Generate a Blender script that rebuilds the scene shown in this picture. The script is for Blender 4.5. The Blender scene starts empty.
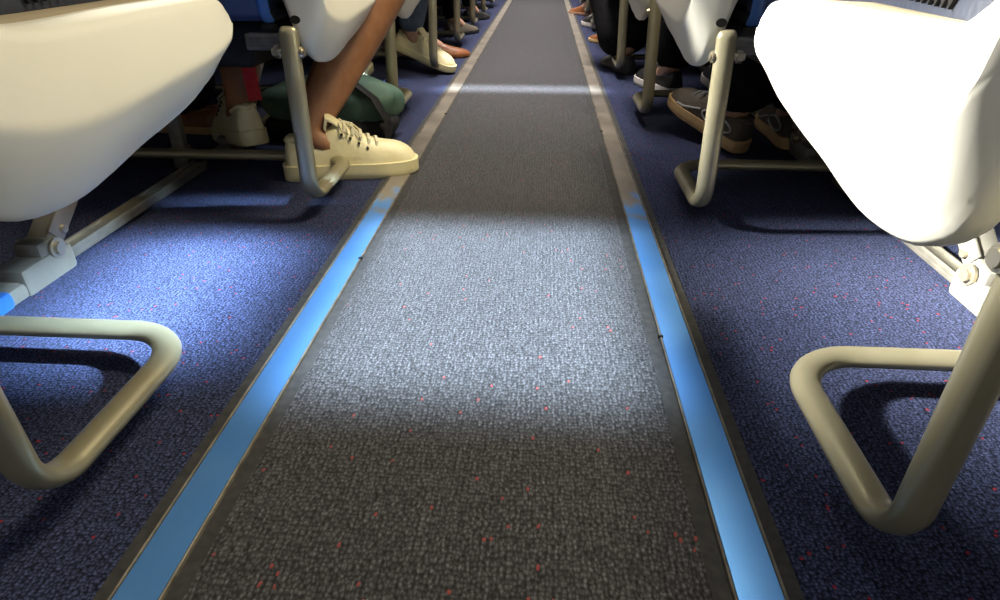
import bpy, bmesh, math, random
from mathutils import Vector, Matrix
random.seed(4)
S = bpy.context.scene
COL = S.collection
R = math.radians

# ------------------------------------------------------------------ camera
cd = bpy.data.cameras.new('camera'); cam = bpy.data.objects.new('camera', cd); COL.objects.link(cam)
cam.location = (.0756, 0, .46)
cam.rotation_euler = (R(90 - 30.0722), 0, R(3.7534))
cd.sensor_width = 36; cd.lens = 36 * .620; cd.clip_start = .02
S.camera = cam
# ------------------------------------------------------------------ world, exposure
S.view_settings.view_transform = 'Standard'; S.view_settings.look = 'None'
S.view_settings.gamma = 1; S.view_settings.use_curve_mapping = False
S.view_settings.exposure = 0
w = bpy.data.worlds.new('world'); S.world = w; w.use_nodes = True
bg = w.node_tree.nodes['Background']; bg.inputs[0].default_value = (1, .96, .92, 1); bg.inputs[1].default_value = .33

# ------------------------------------------------------------------ lights
def area(name, loc, aim, sx, sy, power, color, spread):
    l = bpy.data.lights.new(name, 'AREA'); l.shape = 'RECTANGLE'; l.size = sx; l.size_y = sy
    l.energy = power; l.color = color; l.spread = R(spread)
    o = bpy.data.objects.new(name, l); COL.objects.link(o); o.location = loc
    d = Vector(aim) - Vector(loc)
    o.rotation_euler = d.to_track_quat('-Z', 'Y').to_euler()      # local X stays level
    return o
COOL2 = (1, .97, .88); COOL = (.58, .79, 1); WARM = (1, .86, .58)
# daylight from the cabin windows, between the seat backs (size x runs along the aisle)
area('window_daylight_left', (-1.74, .74, 1.38), (.44, .79, .20), .46, .18, 7.8, COOL2, 11)
area('window_daylight_right', (1.74, .865, 1.45), (-.49, .865, 0), .50, .10, 7.0, COOL, 5)
area('window_daylight_right_far', (1.74, 2.29, 1.32), (-.45, 2.29, 0), .06, .10, 2.4, COOL, 7)
# ceiling lamps: a cool one over the open leg space, warm ones along the cabin
area('ceiling_downlight', (.0, .81, 2.1), (.0, .8101, 0), .42, .50, 6.5, (.66, .83, 1), 5)
area('light_band_lamp', (.0, 2.29, 2.1), (.0, 2.29, 0), .56, .05, 1.5, (.80, .89, 1), 5)  # added narrow lamp, stands in for daylight through a gap between seats
area('ceiling_lamp', (.7, 1.05, 2.0), (-.1, 1.05, 0), .30, .6, 14, WARM, 100)
area('shell_fill_lamp', (-1.50, .80, 1.50), (.30, .47, .40), .14, .14, 1.7, COOL2, 9)  # added unseen lamp that brightens the nearest right side shell
area('ceiling_lamp', (.0, 4.1, 2.1), (.0, 4.1, 0), .35, 4.6, 58, (1, .92, .86), 60)

# ------------------------------------------------------------------ materials
def mat(name, col, rough=.5, metal=0, **k):
    m = bpy.data.materials.new(name); m.use_nodes = True
    b = m.node_tree.nodes['Principled BSDF']
    b.inputs['Base Color'].default_value = (*col, 1); b.inputs['Roughness'].default_value = rough
    b.inputs['Metallic'].default_value = metal
    for key, v in k.items(): b.inputs[key].default_value = v
    return m
def nd(m, t, **k):
    n = m.node_tree.nodes.new(t)
    for a, v in k.items(): setattr(n, a, v)
    return n
def lk(m, a, b): m.node_tree.links.new(a, b)
def coords(m, scale=(1, 1, 1)):
    t = nd(m, 'ShaderNodeTexCoord'); p = nd(m, 'ShaderNodeMapping'); p.inputs['Scale'].default_value = scale
    lk(m, t.outputs['Object'], p.inputs[0]); return p.outputs[0]
def mottled(name, c1, c2, scale, rough=.5, metal=0, bump=0, detail=4, stretch=(1, 1, 1), **k):
    m = mat(name, c1, rough, metal, **k); b = m.node_tree.nodes['Principled BSDF']
    n = nd(m, 'ShaderNodeTexNoise'); n.inputs['Scale'].default_value = scale; n.inputs['Detail'].default_value = detail
    lk(m, coords(m, stretch), n.inputs['Vector'])
    r = nd(m, 'ShaderNodeValToRGB'); r.color_ramp.elements[0].position = .35; r.color_ramp.elements[1].position = .65
    r.color_ramp.elements[0].color = (*c1, 1); r.color_ramp.elements[1].color = (*c2, 1)
    lk(m, n.outputs[0], r.inputs[0]); lk(m, r.outputs[0], b.inputs['Base Color'])
    if bump:
        bp = nd(m, 'ShaderNodeBump'); bp.inputs['Strength'].default_value = 1; bp.inputs['Distance'].default_value = bump
        lk(m, n.outputs[0], bp.inputs['Height']); lk(m, bp.outputs[0], b.inputs['Normal'])
    return m
def carpet(name, dark, light, fleck, cell, amount, bump, stretch, sheen=0):
    """looped pile: voronoi loops shade from a dark gap to a lighter crest, a few loops are red yarn"""
    m = mat(name, dark, .95); b = m.node_tree.nodes['Principled BSDF']; b.inputs['Specular IOR Level'].default_value = .15
    b.inputs['Sheen Weight'].default_value = sheen; b.inputs['Sheen Roughness'].default_value = .45
    v0 = coords(m, stretch)
    nz = nd(m, 'ShaderNodeTexNoise'); nz.inputs['Scale'].default_value = 60; lk(m, v0, nz.inputs['Vector'])
    mx = nd(m, 'ShaderNodeVectorMath', operation='MULTIPLY_ADD'); mx.inputs[1].default_value = (.006, .006, 0)
    lk(m, nz.outputs['Color'], mx.inputs[0]); lk(m, v0, mx.inputs[2])
    vo = nd(m, 'ShaderNodeTexVoronoi', voronoi_dimensions='2D'); vo.inputs['Scale'].default_value = 1 / cell; vo.inputs['Randomness'].default_value = .75
    lk(m, mx.outputs[0], vo.inputs['Vector'])
    rp = nd(m, 'ShaderNodeValToRGB'); rp.color_ramp.elements[0].position = .12; rp.color_ramp.elements[1].position = .62
    rp.color_ramp.elements[0].color = (*light, 1); rp.color_ramp.elements[1].color = (*dark, 1)
    lk(m, vo.outputs['Distance'], rp.inputs[0])
    # slow variation between yarns
    sp = nd(m, 'ShaderNodeSeparateColor'); lk(m, vo.outputs['Color'], sp.inputs[0])
    mr = nd(m, 'ShaderNodeMapRange'); mr.inputs['To Min'].default_value = .62; mr.inputs['To Max'].default_value = 1.35
    lk(m, sp.outputs['Green'], mr.inputs['Value'])
    wv = nd(m, 'ShaderNodeTexWave', wave_type='BANDS', bands_direction='X'); wv.inputs['Scale'].default_value = .314 / (cell * 1.7); wv.inputs['Distortion'].default_value = 2.5; wv.inputs['Detail Scale'].default_value = 3
    lk(m, v0, wv.inputs['Vector'])
    wm = nd(m, 'ShaderNodeMapRange'); wm.inputs['To Min'].default_value = .78; wm.inputs['To Max'].default_value = 1.2; lk(m, wv.outputs['Fac'], wm.inputs['Value'])
    fn = nd(m, 'ShaderNodeTexNoise'); fn.inputs['Scale'].default_value = 1.1 / cell; fn.inputs['Detail'].default_value = 2; lk(m, v0, fn.inputs['Vector'])
    fm = nd(m, 'ShaderNodeMapRange'); fm.inputs['From Min'].default_value = .3; fm.inputs['From Max'].default_value = .7; fm.inputs['To Min'].default_value = .55; fm.inputs['To Max'].default_value = 1.45; lk(m, fn.outputs[0], fm.inputs['Value'])
    w1 = nd(m, 'ShaderNodeMath', operation='MULTIPLY'); lk(m, wm.outputs[0], w1.inputs[0]); lk(m, fm.outputs[0], w1.inputs[1])
    w2 = nd(m, 'ShaderNodeMath', operation='MULTIPLY'); lk(m, w1.outputs[0], w2.inputs[0]); lk(m, mr.outputs[0], w2.inputs[1]); mr = w2
    mu = nd(m, 'ShaderNodeMix', data_type='RGBA', blend_type='MULTIPLY'); mu.inputs['Factor'].default_value = 1
    lk(m, rp.outputs[0], mu.inputs['A']); lk(m, mr.outputs[0], mu.inputs['B'])
    gt = nd(m, 'ShaderNodeMath', operation='GREATER_THAN'); gt.inputs[1].default_value = 1 - amount; lk(m, sp.outputs['Red'], gt.inputs[0])
    ms = nd(m, 'ShaderNodeMath', operation='LESS_THAN'); ms.inputs[1].default_value = .52; lk(m, vo.outputs['Distance'], ms.inputs[0])
    an = nd(m, 'ShaderNodeMath', operation='MULTIPLY'); lk(m, gt.outputs[0], an.inputs[0]); lk(m, ms.outputs[0], an.inputs[1])
    fx = nd(m, 'ShaderNodeMix', data_type='RGBA'); fx.inputs['B'].default_value = (*fleck, 1)
    lk(m, an.outputs[0], fx.inputs['Factor']); lk(m, mu.outputs['Result'], fx.inputs['A']); lk(m, fx.outputs['Result'], b.inputs['Base Color'])
    iv = nd(m, 'ShaderNodeMath', operation='SUBTRACT'); iv.inputs[0].default_value = 1; lk(m, vo.outputs['Distance'], iv.inputs[1])
    bp = nd(m, 'ShaderNodeBump'); bp.inputs['Distance'].default_value = bump; bp.inputs['Strength'].default_value = .8
    lk(m, iv.outputs[0], bp.inputs['Height']); lk(m, bp.outputs[0], b.inputs['Normal'])
    return m
def strip_film(name):
    """blue floor film; beyond the first rows its colour turns grey-beige along a noisy edge"""
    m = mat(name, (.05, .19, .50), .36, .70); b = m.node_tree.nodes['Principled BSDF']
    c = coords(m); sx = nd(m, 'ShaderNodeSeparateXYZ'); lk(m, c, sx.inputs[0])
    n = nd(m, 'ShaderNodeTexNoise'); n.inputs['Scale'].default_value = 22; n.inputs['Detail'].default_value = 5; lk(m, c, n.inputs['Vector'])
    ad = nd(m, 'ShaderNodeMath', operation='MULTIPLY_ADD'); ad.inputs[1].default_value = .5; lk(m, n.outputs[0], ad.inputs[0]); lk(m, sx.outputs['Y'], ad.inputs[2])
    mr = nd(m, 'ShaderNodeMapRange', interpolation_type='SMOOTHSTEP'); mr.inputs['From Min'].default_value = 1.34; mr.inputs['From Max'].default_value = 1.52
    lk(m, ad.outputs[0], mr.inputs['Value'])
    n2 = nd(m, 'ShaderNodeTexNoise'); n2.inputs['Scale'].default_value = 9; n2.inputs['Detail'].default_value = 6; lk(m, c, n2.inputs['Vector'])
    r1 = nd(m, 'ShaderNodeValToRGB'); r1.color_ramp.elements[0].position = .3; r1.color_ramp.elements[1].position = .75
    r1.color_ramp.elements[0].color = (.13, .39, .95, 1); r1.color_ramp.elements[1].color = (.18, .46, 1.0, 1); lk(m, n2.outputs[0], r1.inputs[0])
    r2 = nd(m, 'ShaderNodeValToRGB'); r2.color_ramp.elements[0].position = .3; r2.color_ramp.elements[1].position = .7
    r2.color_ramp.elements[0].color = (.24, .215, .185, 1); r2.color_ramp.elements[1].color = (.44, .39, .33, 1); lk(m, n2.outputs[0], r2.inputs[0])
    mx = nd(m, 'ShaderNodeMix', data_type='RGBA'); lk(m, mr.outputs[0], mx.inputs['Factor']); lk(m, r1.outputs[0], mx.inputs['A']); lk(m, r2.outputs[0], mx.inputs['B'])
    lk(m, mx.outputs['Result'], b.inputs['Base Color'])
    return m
M = dict(
    side=carpet('blue_purple_carpet', (.009, .012, .028), (.044, .055, .118), (.21, .022, .036), .0034, .0065, .0012, (1, 1.0, 1)),
    aisle=carpet('dark_grey_carpet', (.022, .022, .024), (.066, .066, .072), (.20, .045, .045), .0044, .0045, .0016, (1.3, .85, 1), .22),
    binding=mottled('dark_carpet_edge', (.018, .019, .02), (.035, .034, .034), 90, .9),
    film=strip_film('blue_film'),
    trim=mottled('aluminium_edge', (.10, .09, .075), (.20, .18, .14), 40, .6, .3),
    shell=mottled('cream_plastic', (.70, .685, .60), (.74, .725, .635), 7, .36),
    tube=mottled('champagne_paint', (.345, .315, .205), (.385, .35, .235), 18, .32, .55),
    steel=mottled('bare_metal', (.26, .25, .21), (.36, .34, .28), 26, .36, .8),
    bolt=mat('bolt_metal', (.50, .45, .34), .28, .85),
    fitting=mottled('painted_fitting', (.17, .165, .14), (.21, .20, .175), 20, .4, .35),
    bluecap=mat('blue_plastic', (.02, .10, .36), .35),
    beige=mottled('beige_plastic', (.30, .25, .17), (.34, .285, .195), 12, .5),
    black=mottled('black_plastic', (.009, .009, .010), (.016, .016, .018), 30, .6, **{'Specular IOR Level': .2}),
    navy=mottled('navy_leather', (.018, .030, .085), (.026, .042, .11), 120, .38, bump=.0006),
    slate=mottled('slate_leather', (.022, .027, .042), (.028, .034, .052), 120, .45, bump=.0006),
    strap=mat('blue_strap', (.03, .10, .30), .3),
    vent=mottled('grey_plastic', (.10, .10, .10), (.15, .15, .15), 60, .5),
    red=mottled('red_webbing', (.42, .015, .02), (.52, .03, .03), 200, .8),
    wall=mottled('sidewall_plastic', (.50, .49, .46), (.55, .54, .51), 6, .5),
    skin=mottled('tan_skin', (.27, .12, .05), (.33, .15, .07), 40, .5, bump=.0008),
    palm=mottled('pale_skin', (.44, .25, .17), (.50, .30, .21), 40, .5),
    cream=mottled('cream_leather', (.74, .66, .38), (.80, .73, .46), 35, .45, bump=.0008),
    creamsole=mottled('cream_rubber', (.72, .65, .36), (.78, .71, .44), 30, .55),
    offwhite=mottled('off_white_canvas', (.62, .58, .52), (.70, .66, .60), 120, .75),
    lace=mat('cream_cord', (.66, .62, .44), .8),
    eyelet=mat('dark_eyelet', (.05, .045, .03), .4, .4),
    brown=mottled('brown_leather', (.16, .055, .018), (.27, .10, .035), 25, .32),
    tansole=mottled('tan_rubber', (.55, .36, .16), (.62, .43, .22), 30, .65),
    taupe=mottled('taupe_mesh', (.075, .062, .045), (.11, .092, .068), 160, .8),
    greyshoe=mottled('grey_mesh', (.13, .135, .13), (.20, .205, .20), 150, .75),
    silver=mat('silver_overlay', (.42, .43, .42), .35, .2),
    blackshoe=mottled('black_leather', (.012, .012, .012), (.03, .03, .03), 30, .35),
    jeans=mottled('blue_denim', (.055, .085, .13), (.10, .14, .19), 160, .9, bump=.0006),
    blackcloth=mottled('black_cloth', (.006, .006, .007), (.010, .010, .012), 60, .9, **{'Specular IOR Level': .08}),
    darkgrey=mottled('charcoal_cloth', (.014, .014, .017), (.02, .02, .024), 60, .9, **{'Specular IOR Level': .1}),
    khaki=mottled('khaki_cloth', (.10, .085, .05), (.14, .12, .075), 60, .9),
    green=mottled('sage_cloth', (.05, .105, .078), (.085, .155, .115), 14, .75, bump=.004, detail=3),
    dark=mat('recess_black', (.004, .004, .004), .7),
)

# ------------------------------------------------------------------ mesh helpers
def build(name, bm, m, parent=None, smooth=True, angle=38):
    bmesh.ops.recalc_face_normals(bm, faces=bm.faces[:])
    me = bpy.data.meshes.new(name); bm.to_mesh(me); bm.free()
    for x in (m if isinstance(m, (list, tuple)) else [m]): me.materials.append(x)
    if smooth:
        for p in me.polygons: p.use_smooth = True
        me.set_sharp_from_angle(angle=R(angle))
    o = bpy.data.objects.new(name, me); COL.objects.link(o)
    if parent: o.parent = parent
    return o
def B(): return bmesh.new()
def box(bm, c, s, rot=None, bev=0, mi=0, seg=2):
    r = bmesh.ops.create_cube(bm, size=1); vs = r['verts']
    bmesh.ops.scale(bm, vec=s, verts=vs)
    if bev:
        es = list({e for v in vs for e in v.link_edges})
        rb = bmesh.ops.bevel(bm, geom=es, offset=bev, segments=seg, profile=.5, affect='EDGES')
        vs = list({v for f in rb['faces'] for v in f.verts} | {v for v in vs if v.is_valid})
    if rot is not None: bmesh.ops.rotate(bm, matrix=rot, verts=vs, cent=(0, 0, 0))
    bmesh.ops.translate(bm, vec=c, verts=vs)
    if mi:
        for f in {f for v in vs for f in v.link_faces}: f.material_index = mi
    return bm
def bar(bm, a, b, wdt, hgt, bev=.002, mi=0):
    """rectangular bar from a to b"""
    a = Vector(a); b = Vector(b); d = b - a
    q = d.to_track_quat('Y', 'Z').to_matrix()
    return box(bm, (a + b) / 2, (wdt, d.length, hgt), q, bev, mi)
def sweep(bm, pts, rad, n=14, first=(1, 0, 0), closed=False, mi=0):
    """rad: per-point radius, or (ra, rb) pair; first = direction of the ra axis at the start"""
    pts = [Vector(p) for p in pts]; N = len(pts); rings = []
    if not isinstance(rad, list): rad = [rad] * N
    t0 = None; a = Vector(first)
    if abs((pts[1] - pts[0]).normalized().dot(a)) > .95: a = Vector((0, 0, 1))
    for i, p in enumerate(pts):
        t = (pts[min(i + 1, N - 1)] - pts[max(i - 1, 0)]).normalized()
        if t0 is not None: a = t0.rotation_difference(t) @ a
        a = (a - t * a.dot(t)).normalized(); b = t.cross(a); t0 = t
        ra, rb = rad[i] if isinstance(rad[i], tuple) else (rad[i], rad[i])
        rings.append([bm.verts.new(p + a * ra * math.cos(2 * math.pi * k / n) + b * rb * math.sin(2 * math.pi * k / n)) for k in range(n)])
    skin(bm, rings, mi); return bm
def skin(bm, rings, mi=0, cap=True, loop=True):
    n = len(rings[0]); fs = []
    for r0, r1 in zip(rings, rings[1:]):
        for k in range(n if loop else n - 1):
            fs.append(bm.faces.new((r0[k], r0[(k + 1) % n], r1[(k + 1) % n], r1[k])))
    if cap: fs.append(bm.faces.new(rings[0][::-1])); fs.append(bm.faces.new(rings[-1]))
    for f in fs: f.material_index = mi
def fillet(pts, rads, seg=10):
    out = [Vector(pts[0])]
    for i in range(1, len(pts) - 1):
        p = Vector(pts[i]); u = (Vector(pts[i - 1]) - p).normalized(); v = (Vector(pts[i + 1]) - p).normalized()
        ang = u.angle(v); d = rads[i] / math.tan(ang / 2); c = p + (u + v).normalized() * rads[i] / math.sin(ang / 2)
        s = p + u * d - c; e = p + v * d - c
        for k in range(seg + 1):
            f = k / seg; th = s.angle(e)
            out.append(c + (s * math.sin((1 - f) * th) + e * math.sin(f * th)) / math.sin(th))
    out.append(Vector(pts[-1])); return out
def interp(tab, x):
    if x <= tab[0][0]: return tab[0][1]
    for (x0, y0), (x1, y1) in zip(tab, tab[1:]):
        if x <= x1: return y0 + (y1 - y0) * (x - x0) / (x1 - x0)
    return tab[-1][1]
def spline(tab, x):
    """smooth (Catmull-Rom) lookup"""
    if x <= tab[0][0]: return tab[0][1]
    if x >= tab[-1][0]: return tab[-1][1]
    for i in range(len(tab) - 1):
        x1, y1 = tab[i]; x2, y2 = tab[i + 1]
        if x <= x2:
            x0, y0 = tab[max(i - 1, 0)]; x3, y3 = tab[min(i + 2, len(tab) - 1)]
            m1 = (y2 - y0) / max(x2 - x0, 1e-6); m2 = (y3 - y1) / max(x3 - x1, 1e-6); h = x2 - x1; t = (x - x1) / h
            return (2*t**3 - 3*t*t + 1)*y1 + (t**3 - 2*t*t + t)*h*m1 + (-2*t**3 + 3*t*t)*y2 + (t**3 - t*t)*h*m2
def flip(bm, s):
    if s < 0: bmesh.ops.scale(bm, vec=(-1, 1, 1), verts=bm.verts[:])
    return bm
def tag(o, label, cat, group=None, kind=None):
    o['label'] = label; o['category'] = cat
    if group: o['group'] = group
    if kind: o['kind'] = kind
    return o
def empty(name, loc, label, cat, group=None):
    o = bpy.data.objects.new(name, None); COL.objects.link(o); o.location = loc; o.empty_display_size = .05
    return tag(o, label, cat, group)
def copy_tree(o, parent=None):
    c = o.copy(); COL.objects.link(c)
    if parent: c.parent = parent
    for ch in list(o.children): copy_tree(ch, c)
    return c

XC = .012                      # the aisle's centre line
Y0, PITCH, NROW = .375, .7165, 8

# ------------------------------------------------------------------ setting
bm = B(); box(bm, (XC, 3.2, -.02), (3.56, 7.6, .04)); fl = build('floor', bm, M['side'], smooth=False); fl['kind'] = 'structure'
for s, nm in ((-1, 'wall_left'), (1, 'wall_right')):
    bm = B(); prof = [(1.70, 0), (1.735, .12), (1.76, .30), (1.775, .55), (1.775, .74), (1.80, .74), (1.80, 0)]
    rings = [[bm.verts.new((s * x + XC, y, z)) for x, z in prof] for y in (-.6, 7)]
    skin(bm, rings); o = build(nm, bm, M['wall']); o['kind'] = 'structure'

# grey carpet down the aisle, with its flat dark bound edges
XL, XR = -.236, .264           # strip centres
rn = empty('aisle_carpet', (0, 0, 0), 'dark grey flecked carpet runner down the middle of the aisle', 'carpet')
bm = B(); box(bm, (.0135, 3.2, .0015), (.424, 7.6, .005)); build('pile', bm, M['aisle'], rn, smooth=False)
for x in (-.2055, .2335):
    bm = B(); box(bm, (x, 3.2, .001), (.016, 7.6, .004)); build('bound_edge', bm, M['binding'], rn, smooth=False)

def floor_strip(x, side, label):
    t = empty('floor_path_strip', (x, 0, 0), label, 'floor strip', 'floor path strips')
    bm = B(); prof = [(-.0185, .0005), (-.0185, .0046), (-.0182, .0050), (.0182, .0050), (.0185, .0046), (.0185, .0005)]
    rings = [[bm.verts.new((px, y, z)) for px, z in prof] for y in [-.6 + .2 * k for k in range(39)]]
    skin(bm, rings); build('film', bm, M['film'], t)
    for sx in (-1, 1):
        bm = B(); p2 = [(.0190, .0), (.0192, .0056), (.0202, .0064), (.0215, .0058), (.0225, .0)]
        rings = [[bm.verts.new((sx * px, y, z)) for px, z in p2] for y in (-.6, 7)]
        skin(bm, rings); build('metal_edge', bm, M['trim'], t)
    # dark flat selvedge of the side carpet
    bm = B(); box(bm, (side * .0295, 3.2, .0005), (.013, 7.6, .002)); build('rubber_border', bm, M['binding'], t, smooth=False)
    for y in ((.905, 1.9, 2.9, 3.9) if side < 0 else (.70, 1.73, 2.7, 3.7)):
        bm = B(); box(bm, (-side * .021, y, .006), (.007, .004, .004), bev=.001); build('joint_clip', bm, M['black'], t)
    return t
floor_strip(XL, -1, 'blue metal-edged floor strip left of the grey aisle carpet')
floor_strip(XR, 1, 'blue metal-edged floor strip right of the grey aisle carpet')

# ------------------------------------------------------------------ seat rows
ZT = [(-.022, .52), (-.01, .475), (.005, .45), (.03, .428), (.06, .413), (.09, .407), (.13, .405), (.25, .407), (.33, .407), (.36, .4065), (.377, .405), (.386, .402), (.392, .397), (.3955, .390), (.397, .384)]
ZB = [(-.022, .335), (-.012, .308), (.005, .292), (.03, .279), (.06, .273), (.10, .2715), (.14, .277), (.19, .287), (.25, .296), (.30, .306), (.34, .320), (.365, .335), (.382, .350), (.391, .361), (.397, .371)]
ZC = [(-.022, .372), (.0, .358), (.04, .344), (.09, .337), (.14, .338), (.20, .343), (.30, .351), (.37, .364), (.40, .372)]
def shell_bm(s):
    bm = B(); rings = []
    ys = [-.022, -.0215, -.0195, -.015, -.008, 0, .01, .02, .03, .045, .06, .075, .09, .105, .12, .14, .16, .18, .20, .22, .24, .26, .28, .30, .32, .325, .34, .352, .362, .37, .377, .383, .388, .392, .3945, .396]
    for i, y in enumerate(ys):
        zt = spline(ZT, y); zb = spline(ZB, y); zc = max(spline(ZC, y), zb + .35 * (zt - zb)); zc = min(zc, zt - .3 * (zt - zb))
        e = (zt - zb) / .135; e = min(1, e)                    # scale of the small roundings
        xf = .288; xi = .368; xb = .317; xbi = .336
        q = 1
        if y > .33:
            q = 1 - .6 * (y - .33) / .066
            k = (y - .33) / .066; xf += .013 * k * k; xi -= .012 * k * k; xb += .004 * k * k
        pin = [0, .35, .68, .9][i] if i < 4 else 1             # round the near end
        kk = 1 - pin
        xf += .012 * kk * kk * 2; xi -= .006 * kk * kk * 2; xb += .004 * kk
        zt2 = zt - .008 * kk * kk; zb2 = zb + .010 * kk * kk
        pr = [(xi, zt2 - .006 * e), (xi - .004, zt2 - .001), (xi - .012, zt2), ((xf + xi) / 2 + .008, zt2), (xf + .034 * q, zt2 - .0004), (xf + .027 * q, zt2 - .002 * e), (xf + .021 * q, zt2 - .006 * e),
              (xf + .017 * q, zt2 - .013 * e), (xf + .0145 * q, zt2 - .022 * e), (xf + .008 * q, zt2 * .5 + zc * .5), (xf + .0018, zc + .008 * e), (xf + .0006, zc + .003 * e), (xf + .0012, zc - .0015 * e), (xf * .92 + xb * .08, zc - .006 * e),
              (xf * .6 + xb * .4, zc * .6 + zb2 * .4), (xf * .3 + xb * .7, zc * .28 + zb2 * .72), (xb - .003, zb2 + .011 * e), (xb + .0005, zb2 + .004 * e), (xb + .006, zb2), (xbi - .003, zb2),
              (xbi + .003, zb2 + .005 * e), (xbi + .008, zb2 + .02 * e), (xi - .004, zb2 * .45 + zt2 * .55), (xi, zt2 - .03 * e)]
        rings.append([bm.verts.new((s * x, y, z)) for x, z in pr])
    skin(bm, rings); return bm

def make_row(s, label, loc):
    """one three-abreast seat unit; s = -1 left of the aisle, +1 right"""
    t = empty('seat_row', loc, label, 'seat row', 'seat rows left of the aisle' if s < 0 else 'seat rows right of the aisle')
    P = lambda x, y, z: Vector((s * x, y, z))
    sh = build('side_shell', shell_bm(s), M['shell'], t, angle=50)
    bm = B(); sweep(bm, [P(.338, -.0235, .350), P(.338, -.010, .350)], (.0085, .0065), 16); build('screw_recess', bm, M['dark'], sh)
    # luggage bar: upright at the aisle, run forward along the aisle, then across under the seats
    path = fillet([P(.345, -.042, .330), P(.357, -.026, .044), P(.357, .238, .044), P(1.60, .238, .044)], [0, .05, .075, 0], 12)
    bm = B(); top = [path[0] + (path[0] - path[1]).normalized() * d for d in (.012, .010, .005)]
    rad = [(.009, .004), (.0125, .007), (.0150, .0095)] + [(.0160, .0108)] * len(path)
    sweep(bm, top + path, rad, 18); build('luggage_bar', bm, M['tube'], t, angle=60)
    bm = B(); sweep(bm, [P(.324, -.038, .303), P(.378, -.038, .303)], [.006, .006], 12); sweep(bm, [P(.327, -.038, .303), P(.331, -.038, .303)], .009, 12)
    sweep(bm, [P(.366, -.038, .303), P(.374, -.038, .303)], .010, 6); build('pivot_bolt', bm, M['bolt'], t)
    # seat frame under the cushions
    for y, z in ((.10, .325), (.36, .325)):
        bm = B(); sweep(bm, [P(.35, y, z), P(1.66, y, z)], .021, 14); build('cross_tube', bm, M['black'], t)
    bm = B(); box(bm, P(1.01, .235, .352), (1.25, .44, .016), bev=.004); build('seat_pan', bm, M['black'], t)
    for lx in (.708, 1.35):
        bm = B(); bar(bm, P(lx + .05, .262, .0), P(lx + .05, .258, .33), .030, .022, .003)
        box(bm, P(lx + .05, .261, .03), (.036, .030, .05), bev=.004); build('front_leg', bm, M['steel'], t)
        bm = B(); bar(bm, P(lx, -.265, .045), P(lx, .10, .325), .034, .030, .003); box(bm, P(lx - .017, -.215, .085), (.006, .085, .034), Matrix.Rotation(R(37.5), 3, 'X'), .002)
        build('rear_strut', bm, M['fitting'], t)
        bm = B(); bar(bm, P(lx - .004, -.24, .018), P(lx - .004, .235, .018), .026, .016, .003)
        for dx in (-.013, .013): bar(bm, P(lx - .004 + dx, -.24, .026), P(lx - .004 + dx, .235, .026), .004, .010, .001)
        build('floor_rail', bm, M['steel'], t)
        bm = B(); box(bm, P(lx, -.285, .022), (.052, .11, .044), bev=.008); box(bm, P(lx, -.345, .013), (.044, .07, .026), bev=.008)
        box(bm, P(lx, -.27, .05), (.044, .045, .03), bev=.008); ft = build('floor_fitting', bm, M['fitting'], t)
        bm = B(); sweep(bm, [P(lx - .034, -.262, .047), P(lx + .034, -.262, .047)], .0105, 14); sweep(bm, [P(lx - .028, -.262, .047), P(lx - .024, -.262, .047)], .016, 14)
        build('bolt', bm, M['bolt'], ft)
        bm = B(); sweep(bm, [P(lx - .026, -.232, .066), P(lx + .026, -.232, .066)], .0065, 8); build('bolt', bm, M['bolt'], ft)
    # seats
    for k in range(3):
        cx = .608 + .44 * k
        bm = B(); prof = [(.02, .365), (.02, .43), (.04, .455), (.20, .448), (.36, .452), (.42, .447), (.455, .425), (.46, .385), (.445, .365)]
        xs = [(-.215, .012), (-.205, .003), (-.19, 0), (0, -.004), (.19, 0), (.205, .003), (.215, .012)]; rings = []
        for dx, sh_ in xs:
            my = sum(p[0] for p in prof) / len(prof); mz = sum(p[1] for p in prof) / len(prof)
            rings.append([bm.verts.new(P(cx + dx, y - (sh_ if y > my else -sh_), z - (sh_ if z > mz else -sh_ * .2))) for y, z in prof])
        skin(bm, rings); build('seat_cushion', bm, M['slate'], t, angle=60)
        bm = B(); prof = [(.0, .345), (-.012, .36), (-.03, .50), (-.075, .80), (-.115, 1.10), (-.10, 1.14), (-.065, 1.15), (-.035, 1.11), (.0, .80), (.05, .50), (.06, .40), (.05, .35)]
        rings = []
        for dx, q in ((-.215, .88), (-.207, .96), (-.19, 1), (0, 1.02), (.19, 1), (.207, .96), (.215, .88)):
            rr = []
            for y, z in prof:
                cy = -.14 * (z - .42) + .01
                rr.append(bm.verts.new(P(cx + dx, cy + (y - cy) * q, z)))
            rings.append(rr)
        skin(bm, rings); bk = build('backrest', bm, M['navy'], t, angle=60)
        if k == 0:
            bm = B(); sweep(bm, [P(.392, .002, .345), P(.392, -.012, .36), P(.392, -.03, .50), P(.392, -.06, .66)], [(.010, .004)] * 4, 10); build('piping', bm, M['strap'], bk)
            bm = B(); box(bm, P(.392, .0, .336), (.024, .014, .012), bev=.004); build('clip', bm, M['black'], bk)
        if k < 2:
            bm = B(); box(bm, P(cx + .02, .30, .285), (.30, .36, .075), bev=.02); build('life_vest_pouch', bm, M['black'], t)
    bm = B(); box(bm, P(.402, .0, .314), (.064, .020, .026), bev=.003)
    for k in range(4): box(bm, P(.402, -.0105, .3055 + .0055 * k), (.056, .003, .0022))
    build('vent_panel', bm, M['vent'], t)
    bm = B(); rings = []
    for y, h in ((.035, -.005), (.06, -.003), (.10, -.002), (.20, -.002), (.33, -.002), (.365, -.003), (.38, -.005)):
        zt = spline(ZT, y); rings.append([bm.verts.new(P(x, y, z)) for x, z in ((.340, zt - .006), (.350, zt + .001), (.384, zt + .002 + h), (.392, zt + .002 + h), (.392, zt - .006))])
    skin(bm, rings); build('armrest_ledge', bm, M['beige'], t)
    bm = B()
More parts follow.
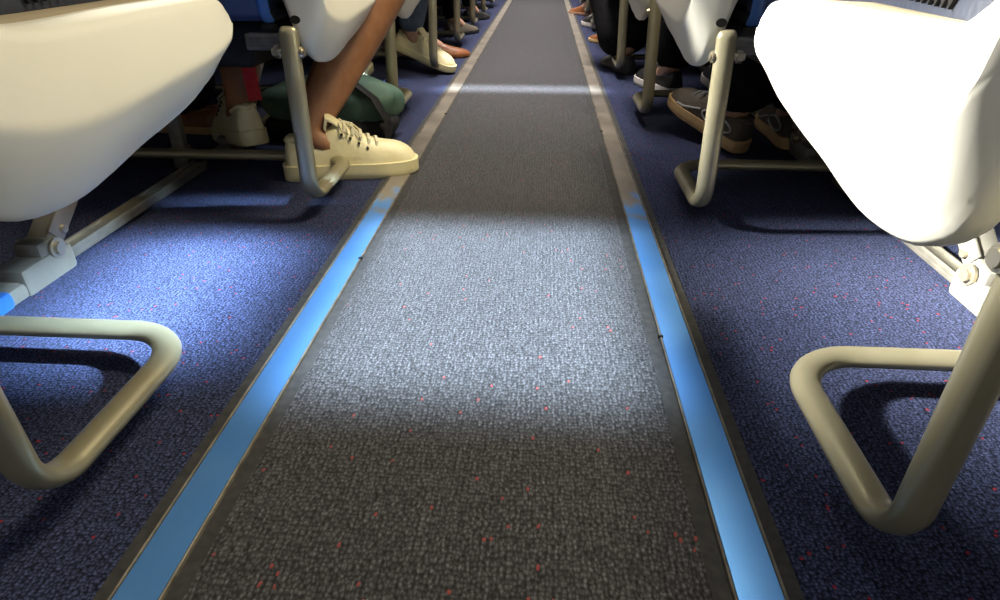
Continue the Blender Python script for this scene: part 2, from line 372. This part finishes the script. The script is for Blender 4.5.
    for k in range(13):
        y = .20 + .0105 * k; z = .414 + .0003 * k
        v = [bm.verts.new(P(x, yy, zz)) for x in (.389, .394) for yy, zz in ((y - .0045, z + .007), (y + .0045, z + .007), (y, z - .002))]
        bm.faces.new(v[:3]); bm.faces.new(v[3:])
        for a in range(3): bm.faces.new((v[a], v[(a + 1) % 3], v[3 + (a + 1) % 3], v[3 + a]))
    build('zip_edge', bm, M['black'], t, smooth=False)
    return t
LROW = ['seat row with big cream side shell, nearest the camera left of the aisle',
        'seat row left of the aisle with bare leg and cream sneaker behind its bar',
        'seat row left of the aisle just beyond the green bag',
        'seat row left of the aisle whose bar end stands before the jeans wearer',
        'fifth seat row along the left of the aisle, by brown shoe toe',
        'sixth seat row along the left of the aisle', 'seventh seat row along the left of the aisle', 'farthest seat row left of the aisle']
RROW = ['seat row with sunlit white side shell, nearest the camera right of the aisle',
        'seat row right of the aisle in front of the tan-soled taupe sneakers',
        'seat row right of the aisle crossed by the narrow light band',
        'seat row right of the aisle beside the black trousers near the strip',
        'fifth seat row along the right of the aisle', 'sixth seat row along the right of the aisle',
        'seventh seat row along the right of the aisle', 'farthest seat row right of the aisle']
for s, labs in ((-1, LROW), (1, RROW)):
    proto = make_row(s, labs[0], (XC, Y0, 0))
    for k in range(1, NROW):
        c = copy_tree(proto); c.location = (XC, Y0 + PITCH * k, 0); c['label'] = labs[k]
        if s < 0 and k == 1:      # the red pull strap hanging below this row's life vest pouch
            ft = next(o for o in c.children if o.name.startswith('floor_fitting'))
            bm = B(); box(bm, (-.708, -.41, .014), (.05, .09, .028), bev=.008); build('end_cap', bm, M['bluecap'], ft)
            bm = B(); sweep(bm, [(-.584, .305, .27), (-.583, .305, .22), (-.580, .302, .17), (-.578, .300, .150)], [(.016, .0015)] * 4, 8)
            ps = build('pull_strap', bm, M['red'], c); ps['label'] = 'red webbing strap hanging under seat'

# ------------------------------------------------------------------ shoes and people
def shoe_parts(parent, name, pos, yaw, pitch, L, upper, sole, lace=None, style='sneaker', roll=0, label=None, arch=None, eyelets=False, tall=1):
    """a shoe under a person; heel at pos, toe towards yaw (0 = +Y), pitch raises the toe"""
    k = L / .30
    W = [(0, .004), (.006, .022), (.02, .031), (.05, .036), (.09, .036), (.13, .038), (.17, .043), (.21, .047), (.245, .044), (.27, .039), (.288, .029), (.297, .016), (.30, .007)]
    if style == 'loafer':
        H = [(0, .040), (.006, .062), (.02, .074), (.05, .070), (.09, .064), (.13, .072), (.17, .066), (.21, .052), (.245, .044), (.27, .038), (.288, .032), (.297, .026), (.30, .022)]
    else:
        H = [(0, .045), (.006, .070), (.02, .086), (.05, .080), (.08, .078), (.11, .098), (.135, .104), (.16, .093), (.19, .076), (.22, .068), (.25, .064), (.272, .057), (.288, .046), (.296, .035), (.30, .026)]
    ys = [0, .002, .006, .012, .02, .035, .05, .07, .09, .105, .12, .135, .15, .17, .19, .21, .23, .25, .265, .28, .29, .296, .30]
    st = .030 if style != 'loafer' else .020
    mtx = Matrix.Translation(pos) @ Matrix.Rotation(yaw, 4, 'Z') @ Matrix.Rotation(pitch, 4, 'X') @ Matrix.Rotation(roll, 4, 'Y') @ Matrix.Diagonal((1, 1, tall, 1))
    def fin(bm):
        bmesh.ops.transform(bm, matrix=mtx @ Matrix.Scale(k, 4), verts=bm.verts[:]); return bm
    bm = B(); rings = []
    for y in ys:
        wd = spline(W, y); h = spline(H, y); z0 = st * .75; pr = []
        flat = .55 if y < .15 else .30
        for j in range(17):
            a = math.pi * j / 16; ca, sa = math.cos(a), math.sin(a)
            e = .62
            x = wd * (abs(ca) ** e) * (1 if ca >= 0 else -1) * (1 - (1 - flat) * .35 * sa)
            pr.append((x, z0 + (h - z0) * (abs(sa) ** .8)))
        rings.append([bm.verts.new((x, y + (.004 if y < .01 else 0), z)) for x, z in pr])
    skin(bm, rings)
    u = build(name, fin(bm), upper, parent, angle=60)
    if label: u['label'] = label
    bm = B(); rings = []
    for y in ys:
        wd = spline(W, y) + .0035; yy = .15 + (y - .15) * 1.02
        lift = .006 * max(0, (y - .22) / .08) ** 2
        zz = [(0, lift + .003), (-1, lift), ]
        pr = [(-wd * .94, lift), (-wd, lift + .004), (-wd, st * .5), (-wd * .985, st), (-wd * .5, st + .001), (wd * .5, st + .001), (wd * .985, st), (wd, st * .5), (wd, lift + .004), (wd * .94, lift)]
        rings.append([bm.verts.new((x, yy, z)) for x, z in pr])
    skin(bm, rings); so = build('sole', fin(bm), sole, u, angle=50)
    if lace:
        bm = B()
        for q in range(5):
            y = .138 + .017 * q; 
            z = spline(H, y) + .001; x = .019 + .001 * q
            sweep(bm, [(-x - .004, y - .002, z - .012), (-x, y, z - .003), (0, y + .004, z + .003), (x, y + .006, z - .003), (x + .004, y + .004, z - .012)], [(.0036, .0018)] * 5, 8, first=(0, 1, 0))
        for sx in (-1, 1):      # bow loops
            sweep(bm, [(0, .14, .107), (sx * .018, .132, .108), (sx * .034, .138, .096), (sx * .030, .150, .089), (sx * .012, .146, .102)], .0022, 6)
            sweep(bm, [(0, .142, .107), (sx * .014, .160, .099), (sx * .030, .178, .080)], .0022, 6)
        build('laces', fin(bm), lace, u)
        for q in range(4 if eyelets else 0):
            y = .136 + .018 * q; z = spline(H, y) - .020
            for sx in (-1, 1):
                bm = B(); sweep(bm, [(sx * (.0265 + .0015 * q), y, z + .003), (sx * (.0315 + .0015 * q), y, z + .0045)], .0032, 8, first=(0, 1, 0))
                build('eyelet', fin(bm), M['eyelet'], u)
        bm = B(); rings = []
        for y, z, wd in ((.098, .104, .020), (.104, .124, .022), (.112, .122, .022), (.135, .106, .020), (.165, .092, .016)):
            rings.append([bm.verts.new(p) for p in ((-wd, y, z - .006), (-wd * .5, y, z), (0, y, z + .002), (wd * .5, y, z), (wd, y, z - .006), (wd, y + .004, z - .012), (0, y + .005, z - .005), (-wd, y + .004, z - .012))])
        skin(bm, rings); build('tongue', fin(bm), upper, u)
    # padded collar round the opening
    bm = B(); c = []
    zc_ = [(-.012, .016), (.0, .012), (.02, .026), (.06, .031), (.098, .026), (.108, .010)]
    hh = .086 if style != 'loafer' else .070
    for q in range(20):
        a = 2 * math.pi * q / 20
        y = .058 + .046 * math.cos(a); x = .026 * math.sin(a)
        c.append((x, y, spline(H, y) - .004 - (.004 * abs(math.sin(a)))))
    c.append(c[0]); sweep(bm, c, .0055, 8); build('collar', fin(bm), upper, u)
    if arch:
        bm = B()
        for sx in (-1, 1):
            lp = []
            for q in range(17):
                a = 2 * math.pi * q / 16; y = .085 + .055 * math.cos(a); z = .050 + .017 * math.sin(a)
                lp.append((sx * (spline(W, y) * .93 + .003 - .10 * max(0, z - .05)), y, z))
            sweep(bm, lp, .003, 6)
            sweep(bm, [(sx * (spline(W, y) * .95 + .001), y, z) for y, z in ((.15, .055), (.18, .045), (.21, .036), (.24, .032))], .0028, 6)
        build('side_overlay', fin(bm), arch, u)
    return u, mtx
def limb_mesh(joints, edges, sub=2):
    """one continuous surface grown over a joint skeleton"""
    me = bpy.data.meshes.new('body'); me.from_pydata([j[0] for j in joints], edges, [])
    o = bpy.data.objects.new('body', me); COL.objects.link(o)
    md = o.modifiers.new('Skin', 'SKIN'); md.use_smooth_shade = True
    for v, j in zip(me.skin_vertices[0].data, joints):
        r = j[1]; v.radius = r if isinstance(r, tuple) else (r, r)
    me.skin_vertices[0].data[0].use_root = True
    sb = o.modifiers.new('Sub', 'SUBSURF'); sb.levels = sub; sb.render_levels = sub
    return o
def bake(o, name, m, parent):
    dg = bpy.context.evaluated_depsgraph_get(); ev = o.evaluated_get(dg)
    me = bpy.data.meshes.new_from_object(ev); me.name = name
    me.materials.clear(); me.materials.append(m)
    for p in me.polygons: p.use_smooth = True
    bpy.data.objects.remove(o)
    n = bpy.data.objects.new(name, me); COL.objects.link(n); n.parent = parent; return n
def lerp(a, b, t): return Vector(a) * (1 - t) + Vector(b) * t
def person(label, hips, legs, skinm, cloth=None, cloth_to=1.0, loose=1.0, cloth_name='trousers', group=None, calf=1):
    """lower body sitting on a seat; legs = [(hip, knee, ankle, foot end)], ankles inside the shoes"""
    t = empty('person', (hips[0], hips[1], 0), label, 'person', group); off = Vector((hips[0], hips[1], 0))
    def skeleton(scale, to, cl):
        J = [(Vector(hips) - off, (.125 * scale, .095 * scale)), (Vector(hips) + Vector((0, -.03, .20)) - off, (.13 * scale, .09 * scale))]; E = [(0, 1)]
        for hip, knee, ank, toe in legs:
            i = len(J); hip, knee, ank, toe = (Vector(p) - off for p in (hip, knee, ank, toe))
            seq = [(hip, .082), (lerp(hip, knee, .5), .070), (knee, .055 * calf), (lerp(knee, ank, .30), .056 * calf), (lerp(knee, ank, .55), .048 * calf), (lerp(knee, ank, .82), .037 * calf), (ank, .037)]
            if cl:
                seq = [(p, max(r, .050) * loose) for p, r in seq]
                seq[-1] = (Vector(ank) + Vector((0, 0, -.018)), seq[-1][1])
                n = 7 if to >= 1 else 6 if to > .8 else 2
                seq = seq[:n]
            else: seq += [(lerp(ank, toe, .4), .034), (toe, .026)]
            for a, (p, r) in enumerate(seq):
                J.append((p, r * (scale if cl else 1))); E.append((0 if a == 0 else i + a - 1, i + a))
        return J, E
    J, E = skeleton(1, 1, False); o = limb_mesh(J, E); bake(o, 'body', skinm, t)
    if cloth:
        J, E = skeleton(1.12, cloth_to, True); o = limb_mesh(J, E); bake(o, cloth_name, cloth, t)
    return t, off
def up(mtx, k, y, z, x=0): return mtx @ Vector((x * k, y * k, z * k))

def sit(label, row, s, hipx, feet, skinm, cloth, shoes, loose=1.0, knees=None, hipz=.56, cloth_to=1.0, group=None):
    """feet: two (pos, yaw, pitch); shoes: dict for shoe_parts"""
    yb = Y0 + PITCH * row; hips = (hipx, yb + .16, hipz)
    legs = []; mt = []
    for i, (pos, yaw, pitch) in enumerate(feet):
        m = Matrix.Translation(pos) @ Matrix.Rotation(yaw, 4, 'Z') @ Matrix.Rotation(pitch, 4, 'X'); k = shoes['L'] / .30
        ank = m @ Vector((0, .055 * k, .095 * k)); toe = m @ Vector((0, .17 * k, .035 * k))
        hip = Vector((hipx + (.09 if i else -.09), yb + .20, hipz - .02))
        kn = Vector(knees[i]) if knees else Vector((.5 * hip.x + .5 * pos[0], yb + .56, .53))
        legs.append((hip, kn, ank, toe)); mt.append((pos, yaw, pitch))
    t, off = person(label, hips, legs, skinm, cloth, cloth_to, loose, group=group, calf=shoes.get('calf', 1))
    for pos, yaw, pitch in mt:
        shoe_parts(t, shoes.get('name', 'sneaker'), Vector(pos) - off, yaw, pitch, shoes['L'], shoes['upper'], shoes['sole'], shoes.get('lace'), shoes.get('style', 'sneaker'), arch=shoes.get('arch'), eyelets=shoes.get('eyelets', False), tall=shoes.get('tall', 1), label=shoes.get('label'))
    return t
ROW = lambda k: Y0 + PITCH * k
FL = .0005
# left, second row: bare leg and cream sneaker at the aisle
yawA = -math.atan2(.281, .075)
shA = dict(L=.292, upper=M['cream'], sole=M['creamsole'], lace=M['lace'], eyelets=True, calf=1.32, tall=1.14)
sit('person with bare leg and cream lace-up sneaker stretched towards the left strip', 1, -1, -.60,
    [((-.588, 1.405, .045), R(40), R(-9)), ((-.489, 1.306, FL), yawA, 0)], M['skin'], M['khaki'], shA,
    knees=[(-.66, 1.66, .53), (-.245, 1.63, .49)], cloth_to=.3)
# left, second row middle seat: brown loafers
sit('person in dark trousers and brown leather loafers behind the nearest left shell', 1, -1, -1.03,
    [((-1.13, 1.44, FL), R(8), 0), ((-.80, 1.67, FL), R(82), 0)], M['blackcloth'], M['darkgrey'],
    dict(L=.29, upper=M['brown'], sole=M['tansole'], style='loafer', name='loafer'))
# left, third row: jeans, cream shoe with lifted heel
sit('person in blue jeans with yellowish shoe left of the aisle', 2, -1, -.60,
    [((-.62, 2.40, FL), R(10), 0), ((-.53, 2.68, .085), -R(112), R(-17))], M['palm'], M['jeans'],
    dict(L=.28, upper=M['cream'], sole=M['creamsole'], lace=M['lace']), knees=[(-.62, 2.42, .53), (-.36, 2.62, .50)])
# left, fourth row: brown shoes
sit('person in black trousers with brown shoe pointing to the left strip', 3, -1, -.58,
    [((-.62, 3.10, FL), R(10), 0), ((-.52, 2.93, FL), -R(72), 0)], M['palm'], M['blackcloth'],
    dict(L=.27, upper=M['brown'], sole=M['brown'], style='loafer', name='shoe'), knees=[(-.62, 3.10, .53), (-.46, 3.10, .53)])
sit('person in black trousers and black shoes, first beyond the brown shoe on the left', 4, -1, -.58,
    [((-.62, 3.80, FL), R(10), 0), ((-.46, 3.66, FL), -R(30), 0)], M['palm'], M['blackcloth'],
    dict(L=.28, upper=M['taupe'], sole=M['blackshoe'], style='loafer', name='shoe'), knees=[(-.62, 3.80, .53), (-.44, 3.82, .53)])
sit('person in charcoal trousers, farthest seen on the left', 5, -1, -.58,
    [((-.62, 4.5, FL), R(10), 0), ((-.44, 4.40, FL), -R(25), 0)], M['palm'], M['darkgrey'],
    dict(L=.28, upper=M['blackshoe'], sole=M['blackshoe'], style='loafer', name='shoe'), knees=[(-.62, 4.5, .53), (-.42, 4.52, .53)])
# right, second row: black trousers, taupe and grey running shoes
shG = dict(L=.285, upper=M['taupe'], sole=M['tansole'], lace=M['greyshoe'], arch=M['silver'])
sit('person in black trousers wearing taupe running shoes with tan soles', 1, 1, .62,
    [((.575, 1.555, .004), R(29), R(14)), ((.715, 1.60, FL), R(-4), 0)], M['palm'], M['blackcloth'], shG,
    knees=[(.55, 1.68, .53), (.74, 1.66, .53)], loose=1.5)
sit('person with black and white shoes behind the second right seat row', 2, 1, .62,
    [((.53, 2.20, FL), R(18), 0), ((.70, 2.26, FL), R(-4), 0)], M['palm'], M['blackcloth'],
    dict(L=.28, upper=M['blackshoe'], sole=M['offwhite'], lace=M['offwhite']), knees=[(.55, 2.38, .53), (.72, 2.36, .53)], loose=1.25)
sit('person in wide black trousers with knee out beside the right strip', 3, 1, .56,
    [((.42, 2.60, FL), R(14), 0), ((.62, 2.9, FL), R(-5), 0)], M['palm'], M['blackcloth'],
    dict(L=.28, upper=M['blackshoe'], sole=M['blackshoe'], style='loafer', name='shoe'), knees=[(.30, 2.98, .50), (.66, 3.05, .53)], loose=2.0)
sit('person with tan shoe toe poking past the wide black trousers', 4, 1, .60,
    [((.50, 3.36, FL), R(40), 0), ((.66, 3.7, FL), R(-5), 0)], M['palm'], M['blackcloth'],
    dict(L=.27, upper=M['brown'], sole=M['tansole'], style='loafer', name='shoe'), knees=[(.42, 3.74, .52), (.66, 3.75, .53)], loose=1.45)
sit('person with white-trimmed black shoe, second beyond the wide black trousers', 5, 1, .60,
    [((.46, 4.02, FL), R(28), 0), ((.66, 4.4, FL), R(-5), 0)], M['palm'], M['blackcloth'],
    dict(L=.28, upper=M['blackshoe'], sole=M['offwhite'], lace=M['offwhite']), knees=[(.42, 4.46, .52), (.66, 4.46, .53)], loose=1.4)
sit('person with reddish brown shoe at the right strip, farthest along the right', 6, 1, .60,
    [((.44, 4.80, FL), R(38), 0), ((.62, 5.1, FL), R(-5), 0)], M['palm'], M['blackcloth'],
    dict(L=.28, upper=M['brown'], sole=M['palm'], style='loafer', name='shoe'), knees=[(.44, 5.18, .52), (.66, 5.18, .53)], loose=1.4)

# ------------------------------------------------------------------ green bag on the floor
bg_ = empty('duffel_bag', (-.48, 1.655, 0), 'crumpled sage green cloth bag with black base behind the cream sneaker', 'bag')
def lump(bm, rx, ry, rz, cz, seed, amp, flatz):
    bmesh.ops.create_uvsphere(bm, u_segments=40, v_segments=24, radius=1)
    rnd = random.Random(seed); ws = [(Vector((rnd.uniform(-1, 1), rnd.uniform(-1, 1), rnd.uniform(-1, 1))).normalized() * rnd.uniform(3, 9), rnd.uniform(0, 6)) for _ in range(9)]
    for v in bm.verts:
        p = v.co.copy(); q = Vector([math.copysign(abs(c) ** .72, c) for c in p])
        d = sum(math.sin(w_.dot(p) + ph) for w_, ph in ws) * amp
        q = q * (1 + d); v.co = (q.x * rx, q.y * ry, max(flatz, q.z * rz + cz))
bm = B(); lump(bm, .18, .095, .065, .088, 3, .030, .045); build('cloth_body', bm, M['green'], bg_, angle=180)
bm = B(); lump(bm, .178, .098, .045, .035, 5, .012, .001); build('black_base', bm, M['black'], bg_, angle=180)
bm = B(); sweep(bm, [(.08, -.05, .15), (.14, -.09, .12), (.175, -.10, .06), (.17, -.12, .02), (.10, -.13, .012)], [(.016, .004)] * 5, 8, first=(0, 1, 0)); build('strap', bm, M['black'], bg_)
